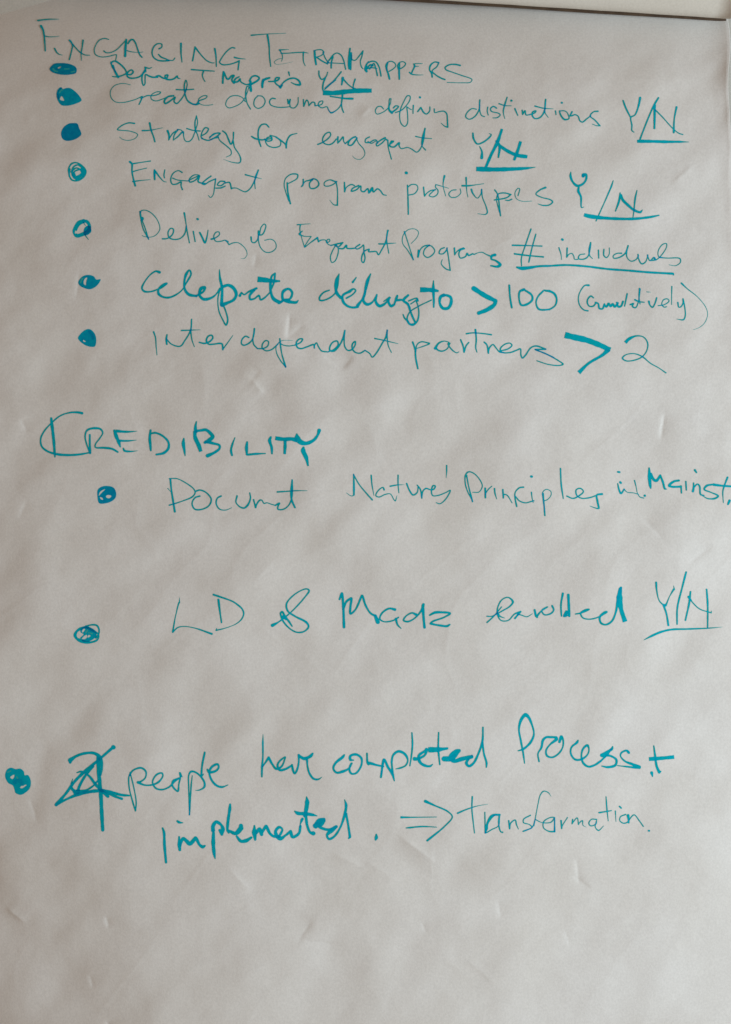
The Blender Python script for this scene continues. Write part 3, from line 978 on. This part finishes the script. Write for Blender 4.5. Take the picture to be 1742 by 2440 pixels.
def dent(x, y, rx, ry, ang, height):
    global H
    a = math.radians(ang)
    p = (GU - x) * math.cos(a) + (GV - y) * math.sin(a)
    q = -(GU - x) * math.sin(a) + (GV - y) * math.cos(a)
    H += height * np.exp(-(p / rx) ** 2 - (q / ry) ** 2)
for d in DENTS:
    dent(*d)

flat_top = np.clip((GV - 40.0) / 160.0, 0.15, 1.0)         # the sheet is pulled flat under the roll
H = H * flat_top * S
H = H - H.mean()
# right edge lifts and curls very slightly
def page_twist(u, v):
    """twist and bends given to the page to darken its top and left: its top right and bottom left come forward, its left side and top fall back"""
    return TWIST * ((u - 871.0) * S) * (1220.0 - v) / 1220.0 \
        - LEFT_BEND * np.clip((650.0 - u) / 650.0, 0, 1.4) ** 2 - TOP_BACK * np.clip((420.0 - v) / 420.0, 0, 1.6) ** 2 \
        - CORNER_BACK * np.clip((600.0 - u) / 600.0, 0, 1.4) ** 2 * np.clip((v - 1700.0) / 740.0, 0, 1.3)
H += page_twist(GU, GV)
H += 0.0012 * np.clip((GU - 1690.0) / 50.0, 0, 1) ** 2 * np.clip((650.0 - GV) / 300.0, 0, 1)

# ---------------------------------------------------------------- the sheet
base = to_world(871, V1)
sheet = thing('flip_chart_sheet', 'large crumpled off-white flip chart page covered in teal marker handwriting', 'paper sheet', base)
EDGE = 1739.0 + 1.2 * np.sin(GV / 47.0) + 1.0 * np.sin(GV / 19.0 + 1.0) + 11.0 * np.clip((GV - 250) / 350.0, 0, 1) \
       - 3.0 * np.exp(-((GV - 235.0) / 50.0) ** 2) - 5.0 * np.exp(-((GV - 45.0) / 22.0) ** 2)
EDGE = 871.0 + (EDGE - 871.0) * (1.0 - H / CAM_DIST)
WARP = np.clip((GU - 1600.0) / (U1 - 1600.0), 0, 1) ** 3 * (EDGE - U1)      # wavy right edge, trimmed a little narrower at the top
X = (GU + WARP - 871.0) * S - base[0]; Z = HEIGHT + (1220.0 - GV) * S - base[2]; Y = -H - base[1]
verts = np.stack([X, Y, Z], -1).reshape(-1, 3)
ii = np.arange(NV - 1)[:, None] * NU + np.arange(NU - 1)[None, :]
faces = np.stack([ii, ii + NU, ii + NU + 1, ii + 1], -1).reshape(-1, 4)
# give the page its thickness: a back face 0.15 mm behind, joined round the rim
T = 0.00015
n0 = len(verts)
back = verts + np.array([0, T, 0])
rim = []
def rim_add(seq):
    for a, b in zip(seq[:-1], seq[1:]):
        rim.append((a, b, b + n0, a + n0))
rim_add([j for j in range(NU)][::1])
rim_add([(NV - 1) * NU + j for j in range(NU)][::-1])
rim_add([i * NU for i in range(NV)][::-1])
rim_add([i * NU + NU - 1 for i in range(NV)])
allv = np.concatenate([verts, back]).tolist()
allf = faces.tolist() + rim
page = mesh_object('page', allv, allf, paper_mat, sheet)

def height_at(u, v):
    fu = np.clip((u - U0) / (U1 - U0) * (NU - 1), 0, NU - 1.001)
    fv = np.clip((v - V0) / (V1 - V0) * (NV - 1), 0, NV - 1.001)
    i = fu.astype(int); j = fv.astype(int); a = fu - i; b = fv - j
    return (H[j, i] * (1 - a) * (1 - b) + H[j, i + 1] * a * (1 - b)
            + H[j + 1, i] * (1 - a) * b + H[j + 1, i + 1] * a * b)

# ---------------------------------------------------------------- handwriting: pen strokes laid on the page
STEP = 0.9
OX, OY = -30.0, -30.0
GW, GH = int((1742 + 60) / STEP), int((2440 + 60) / STEP)
INK = np.zeros((GH, GW), np.float32)            # how much ink lies on each spot of the whole page
LAST = np.full((GH, GW), -10 ** 9, np.int64)    # last pass of the pen, to find self-crossings
tick = [0]

def parse_points(toks, sx, x0, y0, w0):
    pieces = [[]]; widths = [[]]
    first = True
    for t in toks:
        if t == '/':
            last = pieces[-1][-1]; lw = widths[-1][-1]
            pieces.append([last]); widths.append([lw]); continue
        p = t.split(',')
        x = x0 + float(p[0]) / sx; y = y0 + float(p[1]) / sx
        w = float(p[2]) / sx if len(p) > 2 else None
        if first:
            w = w if w is not None else w0 / sx
            first = False
        pieces[-1].append((x, y)); widths[-1].append(w)
    # fill in widths that were not given
    flat = [w for ws in widths for w in ws]
    known = [(i, w) for i, w in enumerate(flat) if w is not None]
    xs = [k[0] for k in known]; ys = [k[1] for k in known]
    full = np.interp(np.arange(len(flat)), xs, ys)
    # a joint repeats the width in front of it
    out = []; k = 0
    for pi, pc in enumerate(pieces):
        ws = list(full[k:k + len(pc)])
        if pi > 0: ws[0] = out[-1][1][-1]
        out.append((pc, ws)); k += len(pc)
    return out

def sample_piece(pts, ws, closed=False, ds=0.6):
    P = np.array(pts, float); W = np.array(ws, float)
    keep = [0] + [i for i in range(1, len(P)) if np.hypot(*(P[i] - P[i - 1])) > 0.01]
    P = P[keep]; W = W[keep]
    if len(P) == 1:
        return P, W
    if closed:
        Q = np.vstack([P[-1], P, P[0], P[1]]); V = np.concatenate([[W[-1]], W, [W[0], W[1]]])
    else:
        Q = np.vstack([2 * P[0] - P[1], P, 2 * P[-1] - P[-2]]); V = np.concatenate([[W[0]], W, [W[-1]]])
    out = []; wo = []
    for i in range(1, len(Q) - 2):
        p0, p1, p2, p3 = Q[i - 1], Q[i], Q[i + 1], Q[i + 2]
        t0 = 0.0
        t1 = t0 + max(np.hypot(*(p1 - p0)), 1e-3) ** 0.5
        t2 = t1 + max(np.hypot(*(p2 - p1)), 1e-3) ** 0.5
        t3 = t2 + max(np.hypot(*(p3 - p2)), 1e-3) ** 0.5
        n = max(2, int(np.hypot(*(p2 - p1)) / ds))
        t = np.linspace(t1, t2, n, endpoint=False)[:, None]
        A1 = (t1 - t) / (t1 - t0) * p0 + (t - t0) / (t1 - t0) * p1
        A2 = (t2 - t) / (t2 - t1) * p1 + (t - t1) / (t2 - t1) * p2
        A3 = (t3 - t) / (t3 - t2) * p2 + (t - t2) / (t3 - t2) * p3
        B1 = (t2 - t) / (t2 - t0) * A1 + (t - t0) / (t2 - t0) * A2
        B2 = (t3 - t) / (t3 - t1) * A2 + (t - t1) / (t3 - t1) * A3
        C = (t2 - t) / (t2 - t1) * B1 + (t - t1) / (t2 - t1) * B2
        out.append(C); wo.append(np.linspace(V[i], V[i + 1], n, endpoint=False))
    out.append(Q[-2][None]); wo.append([V[-2]])
    return np.vstack(out), np.concatenate(wo)

def stamp(F, cx, cy, r, dens, gap, lims):
    R = r + 1.6
    i0 = max(0, int((cx - R - OX) / STEP)); i1 = min(GW, int((cx + R - OX) / STEP) + 2)
    j0 = max(0, int((cy - R - OY) / STEP)); j1 = min(GH, int((cy + R - OY) / STEP) + 2)
    if i1 <= i0 or j1 <= j0: return
    xx = OX + np.arange(i0, i1) * STEP - cx; yy = OY + np.arange(j0, j1) * STEP - cy
    d = r - np.sqrt(xx[None, :] ** 2 + yy[:, None] ** 2)
    for (px, py, tx, ty) in lims:
        d = np.minimum(d, (xx[None, :] + cx - px) * tx + (yy[:, None] + cy - py) * ty)
    sub = F[j0:j1, i0:i1]
    np.maximum(sub, d, out=sub)
    ins = d > -0.45
    L = LAST[j0:j1, i0:i1]
    new = ins & ((tick[0] - L) > gap)
    have = INK[j0:j1, i0:i1]
    # a broad felt tip soaks the paper at once: going over it again darkens it only a little
    again = 0.3 if r > 1.7 else 1.0
    have[new] += np.where(have[new] > 0.6, dens * again, dens)
    L[ins] = tick[0]

def poly_sd(poly, i0, i1, j0, j1):
    """signed distance (positive inside) to a closed outline"""
    xs = OX + np.arange(i0, i1) * STEP; ys = OY + np.arange(j0, j1) * STEP
    PX, PY = np.meshgrid(xs, ys)
    best = np.full(PX.shape, 1e9); inside = np.zeros(PX.shape, bool)
    A = poly; B = np.roll(poly, -1, axis=0)
    for (ax, ay), (bx, by) in zip(A, B):
        ex, ey = bx - ax, by - ay
        l2 = ex * ex + ey * ey
        if l2 < 1e-12: continue
        t = np.clip(((PX - ax) * ex + (PY - ay) * ey) / l2, 0, 1)
        best = np.minimum(best, np.hypot(PX - ax - t * ex, PY - ay - t * ey))
        if ay != by:
            c = ((ay > PY) != (by > PY)) & (PX < (bx - ax) * (PY - ay) / (by - ay) + ax)
            inside ^= c
    return np.where(inside, best, -best)

def draw_mark(lines):
    """returns the field whose positive part is the inked shape"""
    F = np.full((GH, GW), -9.0, np.float32)
    sx, x0, y0 = 4.06, 0.0, 0.0
    for ln in lines:
        toks = ln.split()
        h = toks[0]
        if h[0] == 'T':
            p = h[1:].split(','); x0, y0 = float(p[0]), float(p[1])
            sx = float(p[2]) if len(p) > 2 else 4.06
            continue
        if h[0] in 'FH':
            pts = [tuple(map(float, t.split(',')[:2])) for t in toks[1:]]
            pts = [(x0 + a / sx, y0 + b / sx) for a, b in pts]
            poly, _ = sample_piece(pts, [1] * len(pts), closed=True, ds=1.5)
            i0 = int((poly[:, 0].min() - 3 - OX) / STEP); i1 = int((poly[:, 0].max() + 3 - OX) / STEP)
            j0 = int((poly[:, 1].min() - 3 - OY) / STEP); j1 = int((poly[:, 1].max() + 3 - OY) / STEP)
            i0 = max(i0, 0); j0 = max(j0, 0)
            sd = poly_sd(poly, i0, i1, j0, j1).astype(np.float32)
            if h[0] == 'F':
                np.maximum(F[j0:j1, i0:i1], sd, out=F[j0:j1, i0:i1])
                INK[j0:j1, i0:i1][sd > -0.45] += float(h[1:] or 1.5)
            else:
                np.minimum(F[j0:j1, i0:i1], -sd, out=F[j0:j1, i0:i1])
            continue
        butt = False; lighten = False
        if h[0] == 'b': butt = True; h = h[1:]
        if h[0] == 'L': lighten = True; h = h[1:]
        w0 = float(h)
        for_pieces = parse_points(toks[1:], sx, x0, y0, w0)
        S_all = []; W_all = []
        for pc, ws in for_pieces:
            s, w = sample_piece(pc, ws)
            S_all.append(s); W_all.append(w)
        P = np.vstack(S_all); W = np.concatenate(W_all) * WIDTH_GAIN
        if lighten:
            for (x, y), w in zip(P, W):
                r = w / 2
                i0 = int((x - r - OX) / STEP); i1 = int((x + r - OX) / STEP) + 1
                j0 = int((y - r - OY) / STEP); j1 = int((y + r - OY) / STEP) + 1
                sub = INK[j0:j1, i0:i1]
                np.minimum(sub, 0.55, out=sub)
            continue
        tick[0] += 100000
        n = len(P)
        arc = np.concatenate([[0], np.cumsum(np.hypot(*np.diff(P, axis=0).T))]) if n > 1 else np.zeros(1)
        wob = 1.0 + 0.05 * np.sin(arc / 7.0 + tick[0]) + 0.04 * np.sin(arc / 2.9 + tick[0] * 2)
        W = W * wob
        for k in range(n):
            r = max(W[k] / 2, 0.35)
            wz = W[k] * 4.06
            dens = 0.45 + 0.36 * min(1, max(0, (wz - 3) / 5.0)) + 0.28 * min(1, max(0, (wz - 9) / 16.0))
            lims = []
            if butt and n > 3:
                m = min(3, n - 1)
                if arc[k] < 1.3 * r:
                    t = P[m] - P[0]; t /= np.hypot(*t); lims.append((P[0][0], P[0][1], t[0], t[1]))
                if arc[-1] - arc[k] < 1.3 * r:
                    t = P[-1 - m] - P[-1]; t /= np.hypot(*t); lims.append((P[-1][0], P[-1][1], t[0], t[1]))
            tick[0] += 1
            stamp(F, P[k][0], P[k][1], r, dens, 2.6 * r / 0.6 + 6, lims)
    return F

CORNERS = ((0, 0), (1, 0), (1, 1), (0, 1))
def build_mark(name, label, F, parent, lift):
    ys, xs = np.nonzero(F > 0)
    if len(ys) == 0: return None
    j0, j1 = max(ys.min() - 1, 0), min(ys.max() + 1, GH - 2)
    i0, i1 = max(xs.min() - 1, 0), min(xs.max() + 1, GW - 2)
    sub = F[j0:j1 + 2, i0:i1 + 2]
    pos = sub > 0
    cell = pos[:-1, :-1] | pos[1:, :-1] | pos[:-1, 1:] | pos[1:, 1:]
    cj, ci = np.nonzero(cell)
    vid = {}; pu = []; pv = []; faces = []
    subl = sub.tolist()
    def vert(key, u, v):
        k = vid.get(key)
        if k is None:
            k = len(pu); vid[key] = k; pu.append(u); pv.append(v)
        return k
    for j, i in zip(cj.tolist(), ci.tolist()):
        vals = (subl[j][i], subl[j][i + 1], subl[j + 1][i + 1], subl[j + 1][i])
        f = []
        for c in range(4):
            dx, dy = CORNERS[c]; a = vals[c]; b = vals[(c + 1) & 3]
            ax, ay = i + dx, j + dy
            if a > 0:
                f.append(vert((ax, ay), ax, ay))
            if (a > 0) != (b > 0):
                ex, ey = CORNERS[(c + 1) & 3]; bx, by = i + ex, j + ey
                t = a / (a - b)
                t = min(0.97, max(0.03, t))
                key = (ax, ay, bx, by) if (ax, ay) < (bx, by) else (bx, by, ax, ay)
                f.append(vert(key, ax + (bx - ax) * t, ay + (by - ay) * t))
        if len(f) >= 3: faces.append(f[::-1])
    pu = np.array(pu) + i0; pv = np.array(pv) + j0
    iu = np.clip(np.rint(pu).astype(int), 0, GW - 1); iv = np.clip(np.rint(pv).astype(int), 0, GH - 1)
    ink = INK[iv, iu]
    edge = F[iv, iu]
    ink = np.maximum(ink, 0.45) * (0.82 + 0.18 * np.clip(edge / 1.2, 0, 1))
    u = OX + pu * STEP; v = OY + pv * STEP
    # the page bulges a little, so a mark read off a straight-on view lies slightly nearer the middle
    # where the page comes forward and further out where it falls back
    h = height_at(u, v)
    for _ in range(2):
        k = (CAM_DIST - h) / CAM_DIST
        h = height_at(871.0 + (u - 871.0) * k, 1220.0 + (v - 1220.0) * k)
    k = (CAM_DIST - h) / CAM_DIST
    x = (u - 871.0) * k * S - base[0]; z = HEIGHT + (1220.0 - v) * k * S - base[2]; y = -(h + lift) - base[1]
    me = bpy.data.meshes.new(name)
    me.from_pydata(np.stack([x, y, z], -1).tolist(), [], faces)
    me.materials.append(ink_mat)
    me.shade_smooth()
    at = me.attributes.new('ink', 'FLOAT', 'POINT')
    at.data.foreach_set('value', ink.astype(np.float32))
    me.update()
    o = bpy.data.objects.new(name, me)
    scene.collection.objects.link(o)
    o.parent = parent
    if label: o['label'] = label
    return o

marks = []
for ln in STROKES.strip().splitlines():
    ln = ln.strip()
    if not ln: continue
    if ln[0] == '@':
        nm, lb = ln[1:].split('|')
        marks.append((nm, lb, []))
    else:
        marks[-1][2].append(ln)
fields = []
for nm, lb, lines in marks:
    F = draw_mark(lines)
    ys, xs = np.nonzero(F > -2)
    a, b, c, d = ys.min(), ys.max() + 1, xs.min(), xs.max() + 1
    fields.append((nm, lb, (a, b, c, d), F[a:b, c:d].copy()))
for k, (nm, lb, (a, b, c, d), Fs) in enumerate(fields):
    F = np.full((GH, GW), -9.0, np.float32)
    F[a:b, c:d] = Fs
    F[:, int((1744.0 - OX) / STEP):] = -9.0                  # nothing is written past the paper's edge
    build_mark(nm, lb, F, sheet, 0.00014 + 0.000012 * (k % 6))

# ---------------------------------------------------------------- the rolled-up page across the top
ang = math.atan2(ROLL_B[1] - ROLL_A[1], ROLL_B[0] - ROLL_A[0])
du, dv = math.cos(ang), math.sin(ang)             # along the roll
nu_, nv_ = math.sin(ang), -math.cos(ang)          # up the sheet, away from the writing
L_total = 1742.0
end_u, end_v = ROLL_B
roll_loc = to_world(end_u - du * L_total / 2, end_v - dv * L_total / 2, 0)
roll = thing('rolled_page', 'off-white page rolled up across the top right of the flip chart', 'rolled paper', roll_loc)
A_R, B_R = ROLL_SEMI                              # half width and half height of the flattened roll
def roll_mesh(name, turns, t_start, shrink, n_ring, u_len, end_shift, thick=0.00018):
    na = 40
    vs = []; fs = []
    rows = int(turns * n_ring) + 1
    for side in (0, 1):
        for i in range(rows):
            th = t_start + 2 * math.pi * i / n_ring
            f = 1.0 - shrink * i / n_ring - (thick / B_R) * side
            cy = -A_R * f * math.cos(th) + A_R
            cz = B_R * f * math.sin(th) + B_R + ROLL_LIFT
            for j in range(na + 1):
                s = -u_len * (1 - j / na) + end_shift
                wob = 0.00035 * math.sin(s / 60.0 + th) * (0.3 + math.sin(th * 0.5) ** 2) \
                    + 0.00025 * math.sin(s / 23.0 + 2 * th)
                wz = wob
                up = (cy) / S
                # lower edge of the roll, brought in for the height at which it lies above the page
                eu, ev = end_u + du * s, end_v + dv * s
                under = page_twist(eu, ev - 10.0) + 0.0006
                k = 1.0 - (under + 0.62 * B_R) / CAM_DIST
                uu = 871.0 + (eu - 871.0) * k + nu_ * up; vv = 1220.0 + (ev - 1220.0) * k + nv_ * up
                w = to_world(uu, vv, max(cz + wz, 0.0004) + under)
                vs.append((w[0] - roll_loc[0], w[1] - roll_loc[1], w[2] - roll_loc[2]))
    m = rows * (na + 1)
    for i in range(rows - 1):
        for j in range(na):
            a = i * (na + 1) + j
            fs.append((a, a + 1, a + na + 2, a + na + 1))
            b = a + m
            fs.append((b + na + 1, b + na + 2, b + 1, b))
    for i in range(rows - 1):
        for j in (0, na):
            a = i * (na + 1) + j
            fs.append((a, a + na + 1, a + na + 1 + m, a + m))
    for j in range(na):
        a = j; fs.append((a, a + 1, a + 1 + m, a + m))
        a = (rows - 1) * (na + 1) + j; fs.append((a, a + 1, a + 1 + m, a + m))
    return mesh_object(name, vs, fs, roll_mat, roll)
roll_mesh('outer_turn', 1.0, math.radians(-88), 0.03, 64, L_total, 0.0)
roll_mesh('inner_turn', 1.6, math.radians(-60), 0.10, 48, L_total - 6, -4.0).scale = (1, 1, 1)

# added dark brown strip that paints the shadow gap as a thin line between the roll and the written page
strip_mat, snt, sb = new_mat('gap_shade_brown')
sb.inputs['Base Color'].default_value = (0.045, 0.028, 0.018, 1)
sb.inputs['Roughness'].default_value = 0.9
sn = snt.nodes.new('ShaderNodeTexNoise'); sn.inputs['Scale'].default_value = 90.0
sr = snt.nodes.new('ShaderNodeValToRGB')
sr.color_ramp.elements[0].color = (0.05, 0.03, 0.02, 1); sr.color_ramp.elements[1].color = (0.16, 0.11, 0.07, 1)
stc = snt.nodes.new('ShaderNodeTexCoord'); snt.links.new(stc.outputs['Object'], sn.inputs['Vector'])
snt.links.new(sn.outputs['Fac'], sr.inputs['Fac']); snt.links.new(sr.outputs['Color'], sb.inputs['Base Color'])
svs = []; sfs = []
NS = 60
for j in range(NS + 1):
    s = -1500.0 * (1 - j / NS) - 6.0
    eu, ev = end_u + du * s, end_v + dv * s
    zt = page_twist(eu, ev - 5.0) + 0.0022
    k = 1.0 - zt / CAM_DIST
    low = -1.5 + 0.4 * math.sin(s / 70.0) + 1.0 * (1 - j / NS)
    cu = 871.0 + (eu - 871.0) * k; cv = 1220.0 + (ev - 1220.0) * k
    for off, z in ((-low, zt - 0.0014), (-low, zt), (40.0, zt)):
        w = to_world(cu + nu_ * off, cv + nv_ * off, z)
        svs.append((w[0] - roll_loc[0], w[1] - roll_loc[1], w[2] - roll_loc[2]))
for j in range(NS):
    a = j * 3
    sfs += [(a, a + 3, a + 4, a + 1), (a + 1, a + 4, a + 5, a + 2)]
mesh_object('gap_shade_strip', svs, sfs, strip_mat, roll)['label'] = 'thin added dark brown strip painting the shadow gap along the lower edge of the roll'

# ---------------------------------------------------------------- the pad beneath, its backing board and the wall
def slab(name, u0, u1, v0, v1, z0, z1, mat, parent=None, ploc=(0, 0, 0), bev=0.0):
    vs = []
    for z in (z0, z1):
        for (u, v) in ((u0, v0), (u1, v0), (u1, v1), (u0, v1)):
            w = to_world(u, v, z); vs.append((w[0] - ploc[0], w[1] - ploc[1], w[2] - ploc[2]))
    fs = [(4, 7, 6, 5), (0, 1, 2, 3), (0, 4, 5, 1), (1, 5, 6, 2), (2, 6, 7, 3), (3, 7, 4, 0)]
    return mesh_object(name, vs, fs, mat, parent, smooth=False)

pad_loc = to_world(871, 2600)
pad = thing('flip_chart_pad', "stack of blank pages, a pale sliver behind the written page's right edge", 'paper pad', pad_loc)
zb = float(H.min()) - 0.0012
for k in range(6):
    e = 1746.0 + 1.1 * ((k * 7) % 5) - 2
    slab('blank_page', -110 + 2 * k, e, -240, 2545 + 3 * k, zb - 0.0005 * k - 0.0004, zb - 0.0005 * k, pad_mat, pad, pad_loc)
slab('backing_board', -115, 1751, -250, 2575, zb - 0.0075, zb - 0.0032, board_mat, pad, pad_loc)

wall = slab('wall', -4200, 5900, -3800, 1220 + HEIGHT / S, -0.30, -0.08, wall_mat)
wall['kind'] = 'structure'
